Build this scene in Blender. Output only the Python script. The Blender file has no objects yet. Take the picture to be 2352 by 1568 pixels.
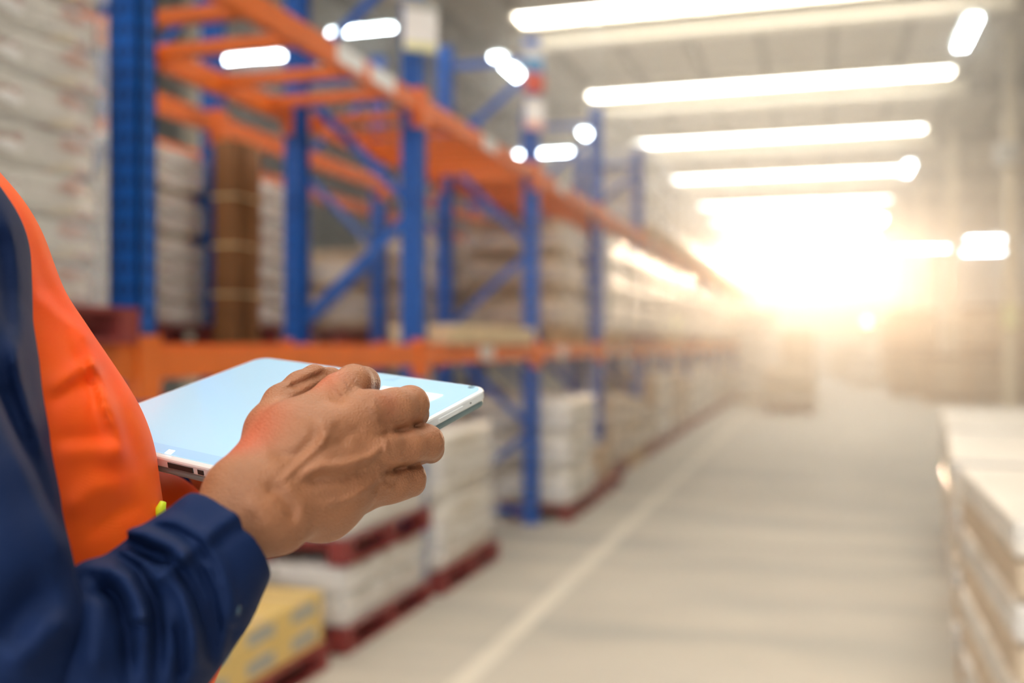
import bpy, math, random
import numpy as np
from mathutils import Vector, Matrix
random.seed(7)
rng = np.random.default_rng(7)
S = bpy.context.scene
COL = S.collection
# ------------------------------------------------------------------ camera
F = 2350.0; CX = 1176.0; HY = 790.0; EYE = 1.5
TH = math.atan(707.0 / F); CS, SN = math.cos(TH), math.sin(TH)
cam = bpy.data.cameras.new('camera'); camo = bpy.data.objects.new('camera', cam); COL.objects.link(camo)
cam.sensor_width = 36; cam.lens = F / 2352 * 36; cam.shift_y = 6 / 2352
camo.location = (0, 0, EYE); camo.rotation_euler = (math.pi / 2, 0, TH)
cam.clip_start = 0.05; cam.clip_end = 300
cam.dof.use_dof = True; cam.dof.focus_distance = 0.68
APERT = 0.0118
cam.dof.aperture_fstop = cam.lens / 1000 / APERT
S.camera = camo
CM = Matrix.Translation((0, 0, EYE)) @ Matrix.Rotation(TH, 4, 'Z') @ Matrix.Rotation(math.pi / 2, 4, 'X')
# ------------------------------------------------------------------ world, sun, exposure
W = bpy.data.worlds.new('world'); S.world = W; W.use_nodes = True
wn = W.node_tree.nodes; wl = W.node_tree.links
bg = wn['Background']
tc = wn.new('ShaderNodeTexCoord'); sep = wn.new('ShaderNodeSeparateXYZ'); wl.new(tc.outputs['Generated'], sep.inputs[0])
cr = wn.new('ShaderNodeValToRGB'); wl.new(sep.outputs['Y'], cr.inputs[0])
cr.color_ramp.elements[0].position = 0.0; cr.color_ramp.elements[0].color = (0.93, 0.96, 1.0, 1)
cr.color_ramp.elements[1].position = 0.9; cr.color_ramp.elements[1].color = (1.0, 0.84, 0.66, 1)
wl.new(cr.outputs[0], bg.inputs[0]); bg.inputs[1].default_value = 1.7
sun = bpy.data.lights.new('low_sun', 'SUN'); suno = bpy.data.objects.new('low_sun', sun); COL.objects.link(suno)
sun.energy = 2.3; sun.color = (1.0, 0.64, 0.36); sun.angle = math.radians(3)
SUN_EL = math.radians(4.7)
suno.rotation_euler = Vector((0.0, -math.cos(SUN_EL), -math.sin(SUN_EL))).to_track_quat('-Z', 'Y').to_euler()
S.view_settings.view_transform = 'Standard'; S.view_settings.look = 'None'
S.view_settings.exposure = 0.46; S.view_settings.gamma = 1; S.view_settings.use_curve_mapping = False
S.cycles.use_denoising = True; S.cycles.use_adaptive_sampling = True; S.cycles.adaptive_threshold = 0.05
S.cycles.max_bounces = 6; S.cycles.diffuse_bounces = 4; S.cycles.glossy_bounces = 3; S.cycles.transmission_bounces = 4
S.cycles.volume_bounces = 1; S.cycles.sample_clamp_indirect = 6
S.cycles.caustics_reflective = False; S.cycles.caustics_refractive = False
HAZE = 0.033; HAZE_G = 0.76
SKYL = 17.0     # daylight through the roof panels
TUBE = 32.0     # fluorescent tubes

# ------------------------------------------------------------------ helpers
def at(px, py, d):
    l = (px - CX) / F * d
    return Vector((l * CS - d * SN, l * SN + d * CS, EYE - (py - HY) / F * d))

MATS = {}
def mat(name, col, rough=0.6, metal=0.0, var=0.12, scale=6.0, bump=0.0, bscale=40.0, emis=None, estr=0.0,
        spec=0.5, sheen=0.0, sss=0.0, alpha=1.0, trans=0.0, coat=0.0):
    m = bpy.data.materials.new(name); m.use_nodes = True; MATS[name] = m
    n = m.node_tree.nodes; l = m.node_tree.links; b = n['Principled BSDF']
    b.inputs['Roughness'].default_value = rough; b.inputs['Metallic'].default_value = metal
    b.inputs['Specular IOR Level'].default_value = spec
    b.inputs['Sheen Weight'].default_value = sheen
    b.inputs['Coat Weight'].default_value = coat
    b.inputs['Alpha'].default_value = alpha
    if trans: b.inputs['Transmission Weight'].default_value = trans
    if sss:
        b.inputs['Subsurface Weight'].default_value = sss
        b.inputs['Subsurface Scale'].default_value = 0.01
        b.inputs['Subsurface Radius'].default_value = (1.0, 0.35, 0.2)
    t = n.new('ShaderNodeTexCoord'); ns = n.new('ShaderNodeTexNoise'); ns.inputs['Scale'].default_value = scale
    ns.inputs['Detail'].default_value = 4
    l.new(t.outputs['Object'], ns.inputs['Vector'])
    mx = n.new('ShaderNodeMix'); mx.data_type = 'RGBA'; mx.name = 'varmix'
    c = Vector(col[:3])
    mx.inputs[6].default_value = (*(c * (1 - var)), 1); mx.inputs[7].default_value = (*[min(1, v * (1 + var)) for v in c], 1)
    l.new(ns.outputs['Fac'], mx.inputs[0]); l.new(mx.outputs[2], b.inputs['Base Color'])
    if bump:
        n2 = n.new('ShaderNodeTexNoise'); n2.inputs['Scale'].default_value = bscale; n2.inputs['Detail'].default_value = 5
        l.new(t.outputs['Object'], n2.inputs['Vector'])
        bp = n.new('ShaderNodeBump'); bp.inputs['Strength'].default_value = bump; bp.inputs['Distance'].default_value = 0.3 / bscale
        bp.name = 'bump'
        l.new(n2.outputs['Fac'], bp.inputs['Height']); l.new(bp.outputs[0], b.inputs['Normal'])
    if emis:
        b.inputs['Emission Color'].default_value = (*emis, 1); b.inputs['Emission Strength'].default_value = estr
    return m

class MB:
    def __init__(s): s.v = []; s.f = []; s.mi = []; s.cur = 0
    def add(s, vs, fs):
        o = len(s.v); s.v += [tuple(v) for v in vs]
        for f in fs: s.f.append(tuple(i + o for i in f)); s.mi.append(s.cur)
        return s
    def box(s, x0, x1, y0, y1, z0, z1):
        vs = [(x, y, z) for x in (x0, x1) for y in (y0, y1) for z in (z0, z1)]
        return s.add(vs, [(0, 1, 3, 2), (4, 6, 7, 5), (0, 4, 5, 1), (2, 3, 7, 6), (0, 2, 6, 4), (1, 5, 7, 3)])
    def bar(s, p, q, w, h, up=(0, 0, 1)):
        p, q = Vector(p), Vector(q); d = (q - p).normalized(); a = d.cross(Vector(up))
        if a.length < 1e-4: a = d.cross(Vector((1, 0, 0)))
        a.normalize(); b = a.cross(d)
        vs = [o + a * (sx * w / 2) + b * (sy * h / 2) for o in (p, q) for sx in (-1, 1) for sy in (-1, 1)]
        return s.add(vs, [(0, 1, 3, 2), (4, 6, 7, 5), (0, 4, 5, 1), (2, 3, 7, 6), (0, 2, 6, 4), (1, 5, 7, 3)])
    def tube(s, pts, r, n=12, cap=True):
        pts = [Vector(p) for p in pts]; rs = r if isinstance(r, (list, tuple)) else [r] * len(pts)
        o = len(s.v); ref = None
        for i, p in enumerate(pts):
            d = (pts[min(i + 1, len(pts) - 1)] - pts[max(i - 1, 0)]).normalized()
            if ref is None: ref = d.cross(Vector((0, 0, 1))) if abs(d.z) < .9 else d.cross(Vector((1, 0, 0)))
            ref = (ref - d * ref.dot(d)).normalized(); b = d.cross(ref)
            for k in range(n):
                a = 2 * math.pi * k / n; s.v.append(tuple(p + (ref * math.cos(a) + b * math.sin(a)) * rs[i]))
        for i in range(len(pts) - 1):
            for k in range(n):
                s.f.append((o + i * n + k, o + i * n + (k + 1) % n, o + (i + 1) * n + (k + 1) % n, o + (i + 1) * n + k)); s.mi.append(s.cur)
        if cap:
            s.f.append(tuple(o + k for k in range(n))[::-1]); s.f.append(tuple(o + (len(pts) - 1) * n + k for k in range(n))); s.mi += [s.cur] * 2
        return s
    def mesh(s, name, mats, smooth=False, bevel=0):
        me = bpy.data.meshes.new(name); me.from_pydata(s.v, [], s.f); me.update()
        for m in (mats if isinstance(mats, (list, tuple)) else [mats]): me.materials.append(m)
        me.polygons.foreach_set('material_index', s.mi)
        if smooth: me.polygons.foreach_set('use_smooth', [True] * len(s.f))
        return me

def obj(name, me, parent=None, loc=None, bevel=0):
    o = bpy.data.objects.new(name, me); COL.objects.link(o)
    if parent: o.parent = parent
    if loc is not None: o.location = loc
    if bevel:
        b = o.modifiers.new('bevel', 'BEVEL'); b.width = bevel; b.segments = 2; b.limit_method = 'ANGLE'
    return o
def tag(o, label=None, cat=None, group=None, kind=None):
    if label: o['label'] = label
    if cat: o['category'] = cat
    if group: o['group'] = group
    if kind: o['kind'] = kind
    return o
def thing(name, label, cat, loc=(0, 0, 0), rz=0, group=None):
    o = bpy.data.objects.new(name, None); COL.objects.link(o); o.location = loc; o.rotation_euler = (0, 0, rz)
    o.empty_display_size = 0.1
    return tag(o, label, cat, group)
def copy_tree(o, parent=None):
    c = o.copy(); COL.objects.link(c); c.parent = parent
    for ch in list(o.children): copy_tree(ch, c)
    return c

# ------------------------------------------------------------------ materials
BLUE = mat('blue_paint', (0.003, 0.10, 0.46), 0.38, 0.0, 0.25, 9, 0.1, 30)
ORANGE = mat('orange_paint', (0.78, 0.17, 0.022), 0.42, 0.0, 0.18, 5, 0.05, 30)
CREAM = mat('cream_steel', (0.72, 0.66, 0.52), 0.6, var=0.08)
CEIL = mat('ceiling_sheet', (0.38, 0.335, 0.275), 0.75, var=0.1, scale=1.5)
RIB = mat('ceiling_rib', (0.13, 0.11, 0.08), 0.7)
WALLM = mat('wall_sheet', (0.42, 0.42, 0.40), 0.8, var=0.15, scale=0.6)
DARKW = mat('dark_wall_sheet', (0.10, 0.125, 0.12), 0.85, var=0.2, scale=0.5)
COLM = mat('column_paint', (0.68, 0.58, 0.42), 0.6)
SKYM = mat('skylight_panel', (0.9, 0.9, 0.9), 0.5, emis=(1.0, 0.93, 0.82), estr=SKYL)
TUBEM = mat('tube_glow', (0.9, 0.9, 0.9), 0.5, emis=(0.86, 0.96, 1.0), estr=TUBE)
LABELM = mat('label_paper', (0.85, 0.83, 0.80), 0.3, var=0.06)
GREY = mat('fixture_grey', (0.45, 0.46, 0.42), 0.5)
REDP = mat('red_pallet_paint', (0.24, 0.035, 0.03), 0.65, var=0.3, scale=12)
WOOD = mat('raw_wood', (0.60, 0.38, 0.19), 0.7, var=0.25, scale=9)
CARD = mat('cardboard', (0.50, 0.34, 0.20), 0.8, var=0.18, scale=7)
CARD2 = mat('cardboard_pale', (0.62, 0.50, 0.36), 0.75, var=0.16, scale=6)
PALEW = mat('pale_box_wood', (0.80, 0.62, 0.38), 0.6, var=0.15, scale=9)
YCARD = mat('yellow_carton', (0.78, 0.56, 0.20), 0.65, var=0.12, scale=8)
PRINT = mat('carton_print', (0.36, 0.38, 0.36), 0.6)
TAPE = mat('carton_tape', (0.72, 0.55, 0.30), 0.3)
BROWNP = mat('brown_post', (0.20, 0.085, 0.025), 0.7, var=0.3, scale=8)
YELLOW = mat('yellow_plastic', (0.80, 0.72, 0.06), 0.4)

def wrapmat(name, c1, c2, scale, rough=0.32, lines=0.0):
    m = mat(name, c1, rough, var=0.0, bump=0.9, bscale=9, coat=0.3)
    n = m.node_tree.nodes; l = m.node_tree.links; mx = n['varmix']
    t = n.new('ShaderNodeTexCoord'); mp = n.new('ShaderNodeMapping'); mp.inputs['Scale'].default_value = (1, 1, 3.0)
    l.new(t.outputs['Object'], mp.inputs[0])
    v = n.new('ShaderNodeTexVoronoi'); v.inputs['Scale'].default_value = scale; l.new(mp.outputs[0], v.inputs['Vector'])
    r = n.new('ShaderNodeSeparateColor'); l.new(v.outputs['Color'], r.inputs[0])
    rp = n.new('ShaderNodeValToRGB'); l.new(r.outputs[0], rp.inputs[0]); rp.color_ramp.interpolation = 'LINEAR'
    e = rp.color_ramp.elements; e[0].color = (*c2, 1); e[1].color = (*c1, 1)
    a = e.new(0.45); a.color = (*[(p + q) / 2 for p, q in zip(c1, c2)], 1)
    l.new(rp.outputs[0], n['Principled BSDF'].inputs['Base Color'])
    return m
WRAPW = wrapmat('white_stretch_wrap', (0.88, 0.84, 0.77), (0.60, 0.52, 0.41), 5)
WRAPB = wrapmat('brown_goods_in_wrap', (0.62, 0.46, 0.30), (0.36, 0.25, 0.15), 6)
WRAPG = wrapmat('mixed_goods_in_wrap', (0.95, 0.93, 0.88), (0.40, 0.33, 0.25), 8)
# rows of small bags and bottles under film: colour differs per piece
mm = WRAPG; n = mm.node_tree.nodes; l = mm.node_tree.links
rp = [x for x in n if x.bl_idname == 'ShaderNodeValToRGB'][0]
for p, c in ((0.15, (0.50, 0.25, 0.18)), (0.3, (0.62, 0.58, 0.50)), (0.6, (0.45, 0.55, 0.58)), (0.72, (0.75, 0.62, 0.42)), (0.85, (0.92, 0.92, 0.90))):
    el = rp.color_ramp.elements.new(p); el.color = (*c, 1)
rp.color_ramp.interpolation = 'CONSTANT'

def floor_material():
    m = mat('concrete_floor', (0.56, 0.515, 0.435), 0.65, var=0.16, scale=0.8, bump=0.08, bscale=3)
    n = m.node_tree.nodes; l = m.node_tree.links; b = n['Principled BSDF']
    t = n.new('ShaderNodeTexCoord'); sp = n.new('ShaderNodeSeparateXYZ'); l.new(t.outputs['Object'], sp.inputs[0])
    def math_(op, a, bb):
        k = n.new('ShaderNodeMath'); k.operation = op
        for i, v in enumerate((a, bb)):
            if isinstance(v, (int, float)): k.inputs[i].default_value = v
            else: l.new(v, k.inputs[i])
        return k.outputs[0]
    line = math_('LESS_THAN', math_('ABSOLUTE', math_('ADD', sp.outputs['X'], 1.52), 0), 0.055)
    # worn paint
    nz = n.new('ShaderNodeTexNoise'); nz.inputs['Scale'].default_value = 5; l.new(t.outputs['Object'], nz.inputs['Vector'])
    line = math_('MULTIPLY', line, math_('ADD', math_('MULTIPLY', nz.outputs['Fac'], 0.5), 0.5))
    joint = math_('LESS_THAN', math_('MODULO', math_('ADD', sp.outputs['Y'], 100.2), 6.0), 0.02)
    # darker streaks across the slab
    mp = n.new('ShaderNodeMapping'); mp.inputs['Scale'].default_value = (0.5, 1.6, 1); l.new(t.outputs['Object'], mp.inputs[0])
    n3 = n.new('ShaderNodeTexNoise'); n3.inputs['Scale'].default_value = 1.1; n3.inputs['Detail'].default_value = 6; l.new(mp.outputs[0], n3.inputs['Vector'])
    st = n.new('ShaderNodeMapRange'); st.inputs[1].default_value = 0.42; st.inputs[2].default_value = 0.62; l.new(n3.outputs['Fac'], st.inputs[0])
    m1 = n.new('ShaderNodeMix'); m1.data_type = 'RGBA'; l.new(st.outputs[0], m1.inputs[0])
    l.new(n['varmix'].outputs[2], m1.inputs[6]); m1.inputs[7].default_value = (0.44, 0.42, 0.37, 1)
    m2 = n.new('ShaderNodeMix'); m2.data_type = 'RGBA'; l.new(joint, m2.inputs[0]); l.new(m1.outputs[2], m2.inputs[6]); m2.inputs[7].default_value = (0.12, 0.11, 0.1, 1)
    m3 = n.new('ShaderNodeMix'); m3.data_type = 'RGBA'; l.new(line, m3.inputs[0]); l.new(m2.outputs[2], m3.inputs[6]); m3.inputs[7].default_value = (0.78, 0.72, 0.60, 1)
    l.new(m3.outputs[2], b.inputs['Base Color'])
    return m
FLOORM = floor_material()

# ------------------------------------------------------------------ building shell
XL, XR, YB, YF, ZC = -15.0, 13.0, -9.0, 58.0, 7.5
def struct(name, me, **k):
    return tag(obj(name, me, **k), kind='structure')
struct('floor', MB().box(XL, XR, YB, YF, -0.2, 0.0).mesh('floor', FLOORM))
struct('ceiling', MB().box(XL, XR, YB, YF, ZC, ZC + 0.15).mesh('ceiling', CEIL))
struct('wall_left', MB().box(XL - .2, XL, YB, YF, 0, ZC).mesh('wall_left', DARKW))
struct('wall_right', MB().box(XR, XR + .2, YB, YF, 0, ZC).mesh('wall_right', WALLM))
# far wall, with a window opening added high in it to make the warm glow
DX0, DX1, DZ, DS = -3.4, 2.8, 7.0, 4.6
fw = MB()
fw.box(DX0, DX1, YF, YF + .25, 0, DS)
fw.box(XL, DX0, YF, YF + .25, 0, ZC).box(DX1, XR, YF, YF + .25, 0, ZC).box(DX0, DX1, YF, YF + .25, DZ, ZC)
struct('wall_far', fw.mesh('wall_far', mat('far_wall_sheet', (0.64, 0.60, 0.56), 0.8, var=0.1, scale=0.6)))
dr = MB(); dr.box(DX0 - .15, DX0, YF - .06, YF + .3, DS, DZ).box(DX1, DX1 + .15, YF - .06, YF + .3, DS, DZ).box(DX0 - .15, DX1 + .15, YF - .06, YF + .3, DS - .15, DS).box(DX0 - .15, DX1 + .15, YF - .06, YF + .3, DZ, DZ + .2)
struct('window_20', dr.mesh('window_20', CREAM))
struct('ground', MB().box(-60, 60, -130, YB, -0.25, -0.02).mesh('ground', mat('unseen_ground_concrete', (0.5, 0.46, 0.4), 0.8)))  # unseen ground behind the camera, added to cut light from below
# ribs under the roof sheet
rb = MB()
x = XL + 0.4
while x < XR:
    rb.box(x - .07, x + .07, YB, YF, ZC - .16, ZC); x += 1.35
struct('trim_1', rb.mesh('trim_1', RIB))
# roof light rows with their cross beams
SX0, SX1 = -5.15, 2.68
k = 0
ysk = [-7.6, -1.0, 5.6, 12.2, 18.8, 25.5, 32.1, 38.7, 45.3, 51.9]
def ycross(px, py, H):     # the Y at which a point at height H over the eye on the ceiling shows at (px,py)
    return at(px, py, F * H / (HY - py)).y
ysk = [-7.4, -0.7, 6.0, 12.6, 19.2, 25.0, 31.0, 37.4, 43.6, 49.8]
ysk = [-7.0, -0.4, 6.2] + [ycross(1190, 25, 5.95) , ycross(1370, 205, 5.95), ycross(1475, 318, 5.95), ycross(1552, 402, 5.95), ycross(1600, 465, 5.95), 49.0, 55.0]
print('skylights', ysk)
for i, y in enumerate(ysk):
    w = struct('window_%d' % (i + 1), MB().box(SX0, SX1, y - .32, y + .32, ZC - .20, ZC - .165).mesh('roof_light', SKYM))
    fr = MB()
    fr.box(SX0 - .08, SX1 + .08, y - .40, y - .33, ZC - .24, ZC).box(SX0 - .08, SX1 + .08, y + .33, y + .40, ZC - .24, ZC)
    fr.box(SX0 - .1, SX0 - .01, y - .36, y + .36, ZC - .24, ZC).box(SX1 + .01, SX1 + .1, y - .36, y + .36, ZC - .24, ZC)
    struct('trim_%d' % (10 + i), fr.mesh('roof_light_kerb', CREAM))
    bm = MB(); yb = y + .95
    bm.box(SX0 - .3, SX1 + .4, yb - .12, yb + .12, ZC - .44, ZC - .16)
    bm.box(SX0 - .3, SX1 + .4, yb - .16, yb + .16, ZC - .47, ZC - .44)
    struct('beam_%d' % (1 + i), bm.mesh('cross_beam', CREAM))
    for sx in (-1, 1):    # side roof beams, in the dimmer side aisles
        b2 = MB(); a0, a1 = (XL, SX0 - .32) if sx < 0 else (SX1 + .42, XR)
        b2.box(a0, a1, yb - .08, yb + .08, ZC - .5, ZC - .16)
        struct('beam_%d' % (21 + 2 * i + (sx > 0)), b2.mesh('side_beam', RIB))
# right hand columns and their fittings
def col_at(x, y, i):
    c = MB().box(x - .10, x + .10, y - .10, y + .10, 0, ZC - .16)
    c.box(x - .2, x + .2, y - .2, y + .2, 0, .03)
    struct('column_%d' % i, c.mesh('column', COLM))
cxs = []
for i, (px, d) in enumerate(((2320, 19.3), (2187, 28.0), (2115, 36.5), (2068, 45.0), (2035, 53.0))):
    p = at(px, 790, d); col_at(p.x, p.y, i + 1); cxs.append(p)
p = at(2390, 790, 10.8)
# far-left columns in the dim side
for i, y in enumerate((14, 24, 34, 44)): col_at(-9.5, y, 10 + i)

# ------------------------------------------------------------------ racks
RX0, RX1 = -2.25, -3.15          # aisle face, back of the first rack
BAY, Y0, NB = 2.6, 3.06, 13
Z1, Z2, ZT = 1.50, 2.98, 4.05
def rack(name, label, xf, xb, first, last, group=None, bars=True, labels=True, dy=0):
    t = thing(name, label, 'rack', (xf, Y0 + dy + BAY * first, 0), 0, group)
    ox, oy = xf, Y0 + BAY * first
    sgn = 1 if xf > xb else -1
    post = MB(); w = .125
    post.box(-w, 0, -.05, -.038, 0, ZT).box(-w, 0, .038, .05, 0, ZT).box(-.012, 0, -.05, .05, 0, ZT)
    post.box(-w, -w + .01, -.05, -.03, 0, ZT).box(-w, -w + .01, .03, .05, 0, ZT)
    post.cur = 1
    z = .1
    while z < ZT - .05:
        for yy in (-.022, .022): post.box(-.001, .0012, yy - .007, yy + .007, z, z + .03)
        for xx in (-.04, -.085): post.box(xx - .008, xx + .008, -.0512, -.049, z, z + .03)
        z += .075
    post.cur = 0; post.box(-w - .01, .015, -.07, .07, 0, .012)
    pm = post.mesh('post', [BLUE, MATS.get('slot_black') or mat('slot_black', (0.006, 0.012, 0.03), 0.8)])
    bl = MB(); L = BAY - .1
    bl.box(-.05, 0, .05, .05 + L, -.065, .045).box(-.05, -.02, .05, .05 + L, .045, .06)
    blm = bl.mesh('beam', ORANGE)
    cn = MB().box(-.02, .012, -.06, -.045 + .1, -.14, .09).box(-.06, .012, .0, .052, -.14, .09)
    cnm = cn.mesh('beam_connector', ORANGE)
    D = abs(xf - xb)
    brm = MB(); zz = .35; hz = MB(); 
    for k in range(first, last + 2):
        y = BAY * (k - first)
        a = obj('upright_post', pm, t, (0, y, 0))
        b = obj('upright_post', pm, t, (-D, y, 0)); b.scale = (-1, 1, 1)
    # bracing of the end frames: one zig-zag mesh set reused per frame
    seg = [(.15, .78), (.78, 1.5), (1.6, 2.3), (2.3, 3.1), (3.15, 3.8)]
    dm = []
    for i, (za, zb) in enumerate(seg):
        q = MB()
        if i in (0, 2, 4): q.bar((-D + .05, 0, za), (-.05, 0, zb), .03, .05)
        else: q.bar((-.05, 0, za), (-D + .05, 0, zb), .03, .05)
        dm.append(q.mesh('diagonal_brace', BLUE))
    hm = MB().bar((-D + .05, 0, .10), (-.05, 0, .10), .03, .05).mesh('horizontal_brace', BLUE)
    for k in range(first, last + 2):
        y = BAY * (k - first)
        for i, m_ in enumerate(dm): obj('diagonal_brace', m_, t, (0, y, 0))
        for z in (0, 3.78): obj('horizontal_brace', hm, t, (0, y, z))
    for k in range(first, last + 1):
        y = BAY * (k - first)
        for z in (Z1 - .06, Z2 - .06):
            obj('beam', blm, t, (0, y, z)); obj('beam', blm, t, (-D + .05, y, z))
            for xx in (0, -D + .05):
                obj('beam_connector', cnm, t, (xx, y, z))
                c = obj('beam_connector', cnm, t, (xx, y + BAY, z)); c.scale = (1, -1, 1)
    if bars:
        bm_ = MB().box(-D + .05, -.05, -.035, .035, -.055, .0).mesh('support_bar', ORANGE)
        cnt = 0
        for k in range(first, last + 1):
            y = BAY * (k - first)
            offs = () if k < 0 else (.32, .81, 1.26, 1.84, 2.34) if k == 0 else (.29, .75, 1.1, 1.35, 1.6, 1.85, 2.1, 2.35) if k == 1 else tuple(.13 + .145 * j for j in range(17)) if k <= 3 else (.6, 1.3, 2.0)
            for q in offs:
                if cnt >= 98: break
                obj('support_bar', bm_, t, (0, y + q, Z2 - .02)); cnt += 1
            if k > 0:
                for q in (.6, 1.9):
                    if cnt >= 98: break
                    obj('support_bar', bm_, t, (0, y + q, Z1 - .02)); cnt += 1
    if labels:
        lm = MB().box(0, .004, -.15, .15, -.045, .045).mesh('rack_label', LABELM)
        for (y, z) in labels:
            o = obj('rack_label', lm, t, (0.0, y - oy, z)); o['label'] = 'white paper label on the orange beam'
    return t
def yon(px, X=2.25):      # Y along a rack face at lateral distance X seen at px
    d = F * X / (CS * (VPX - px)); return (d - X * SN) / CS
VPX = 1883.0
rack('pallet_rack', 'blue and orange steel pallet rack along the left side of the aisle', RX0, RX1, -1, NB - 1,
     labels=[(yon(805), Z2 - .055), (yon(880), Z2 - .055), (yon(1125), Z2 - .06), (yon(1290), Z2 - .06), (yon(1118), Z1 - .06),
             (yon(1292), Z1 - .07), (yon(1400), Z1 - .06), (yon(1435), Z1 - .06), (yon(1500), Z2 - .06), (yon(1560), Z1 - .06)])
rack('pallet_rack', 'second blue and orange pallet rack standing back to back behind the aisle rack', -3.70, -4.60, 0, NB - 1, bars=False, labels=False, dy=.13)

# signs hung at the uprights' tops
def sign(px, py0, py1, d, w, label, stripes):
    c = at(px, (py0 + py1) / 2, d); h = (py1 - py0) * d / F
    t = thing('rack_sign', label, 'sign', (c.x, c.y, c.z), math.radians(38), 'signs hung high on the aisle rack uprights')
    obj('board', MB().box(-w / 2, w / 2, -.006, .006, -h / 2, h / 2).mesh('board', LABELM), t)
    for (a, b, m_) in stripes:
        obj('printed_band', MB().box(-w / 2 * .98, w / 2 * .98, -.008, .008, h * (a - .5), h * (b - .5)).mesh('printed_band', m_), t)
    obj('bracket', MB().box(-w / 2 - .08, w / 2, -.02, .02, h / 2, h / 2 + .02).mesh('bracket', GREY), t)
REDS = mat('sign_red', (0.55, 0.10, 0.07), 0.4); GBLUE = mat('sign_blue', (0.10, 0.28, 0.5), 0.4); YELS = mat('sign_pale_yellow', (0.78, 0.76, 0.42), 0.4)
sign(966, 8, 118, 5.9, .2, 'large white sign with a pale yellow edge on the nearest full upright', [(0.0, .18, YELS), (.85, 1, GREY)])
sign(1226, 112, 212, 8.35, .17, 'sign with red lower half and blue upper half above a white one', [(0, .45, REDS), (.45, .8, GBLUE)])
sign(1228, 228, 298, 8.35, .17, 'small white sign with a pinkish foot below the red and blue sign', [(0, .3, mat('sign_pink', (0.75, 0.45, 0.38), 0.4))])

# ------------------------------------------------------------------ pallets and loads
def pallet_mesh(w, l):
    q = MB(); n_ = 7
    for i in range(n_):
        x = -w / 2 + (w - .1) * i / (n_ - 1); q.box(x, x + .1, -l / 2, l / 2, .10, .12)
    for y in (-l / 2, -.05, l / 2 - .1): q.box(-w / 2, w / 2, y, y + .1, .08, .10)
    for x in (-w / 2, -.05, w / 2 - .1):
        for y in (-l / 2, -.05, l / 2 - .1): q.box(x, x + .1, y, y + .1, .02, .08)
        q.box(x, x + .1, -l / 2, l / 2, 0, .02)
    return q
PMR = pallet_mesh(.95, 1.12).mesh('pallet', REDP)
PMW = pallet_mesh(.95, 1.12).mesh('pallet', WOOD)
def pallet(x, y, z, label, red=True, rz=0, group=None):
    o = obj('pallet', PMR if red else PMW, None, (x, y, z)); o.rotation_euler = (0, 0, rz)
    return tag(o, label, 'pallet', group)
def blob(w, l, h, seed, rad=.06, lump=.02, nx=14):
    """box with rounded edges and a slack, lumpy skin"""
    r_ = np.random.default_rng(seed); q = MB(); vid = {}; vs = []; fs = []
    N = nx
    ph = r_.uniform(0, 6.28, 12)
    def pt(u):
        p = np.array(u, float); s_ = np.array([w / 2, l / 2, h / 2]); c = p * s_
        inner = np.clip(c, -(s_ - rad), s_ - rad); dd = c - inner; n0 = np.linalg.norm(dd)
        nrm = dd / n0 if n0 > 1e-9 else np.zeros(3)
        o = inner + nrm * min(n0, rad) if n0 > 0 else c
        g = sum(math.sin(ph[i] + (3 + 3.5 * i) * o[i % 3] * 2 + (5 + i) * o[(i + 1) % 3] * 1.6) for i in range(6)) / 6
        if n0 > 1e-9: o = o + nrm * lump * g
        return o
    for ax in range(3):
        for sg in (-1, 1):
            for i in range(N):
                for j in range(N):
                    quad = []
                    for (a, b) in ((i, j), (i + 1, j), (i + 1, j + 1), (i, j + 1)):
                        u = [0, 0, 0]; u[ax] = sg; u[(ax + 1) % 3] = -1 + 2 * a / N; u[(ax + 2) % 3] = -1 + 2 * b / N
                        kk = tuple(round(v * N) for v in u)
                        if kk not in vid: vid[kk] = len(vs); vs.append(pt(u))
                        quad.append(vid[kk])
                    fs.append(tuple(quad) if sg > 0 else tuple(quad[::-1]))
    vs = [(v[0], v[1], v[2] + h / 2) for v in vs]
    return q.add(vs, fs)
LM = {}
def load(x, y, z, w, l, h, kind, label, seed=0, group=None, rz=0, name='wrapped_load'):
    """goods on a pallet under stretch film; layers of goods are parts, the film another"""
    t = thing(name, label, 'pallet load', (x, y, z), rz, group)
    key = (w, l, h, kind)
    if key not in LM:
        m_ = {'w': WRAPW, 'b': WRAPB, 'g': WRAPG, 'c': CARD2}[kind]
        nl = max(2, int(h / (.13 if kind == 'g' else .3))); hh = h / nl
        lay = [blob(w - .03, l - .03, hh * .985, 5 + i, .03, .018, 8).mesh('goods_layer', m_, True) for i in range(3)]
        film = MB(); r_ = random.Random(len(LM))
        for i in range(nl):       # film bands wound round the load
            zz = h * (i + .5) / nl + r_.uniform(-.03, .03); hb = .05 + r_.random() * .05; a, b = w / 2 + .006, l / 2 + .006
            tl = r_.uniform(-.03, .03)
            vs = [(sx * a, sy * b, zz + dz + tl * sx) for dz in (-hb, hb) for (sx, sy) in ((-1, -1), (1, -1), (1, 1), (-1, 1))]
            film.add(vs, [(i_, (i_ + 1) % 4, (i_ + 1) % 4 + 4, i_ + 4) for i_ in range(4)])
        LM[key] = (lay, film.mesh('stretch_film', FILM, False), nl, hh)
    lay, film, nl, hh = LM[key]
    for i in range(nl):
        o = obj('goods_layer', lay[(i + seed) % 3], t, (random.uniform(-.008, .008), random.uniform(-.01, .01), i * hh))
    obj('stretch_film', film, t)
    return t
FILM = mat('stretch_film', (0.93, 0.95, 0.97), 0.15, alpha=0.28, bump=0.6, bscale=14, coat=0.5)
ORD = ['nearest', 'second', 'third', 'fourth', 'fifth', 'sixth', 'seventh', 'eighth', 'ninth', 'tenth', 'eleventh', 'twelfth', 'thirteenth', 'fourteenth']
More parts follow.
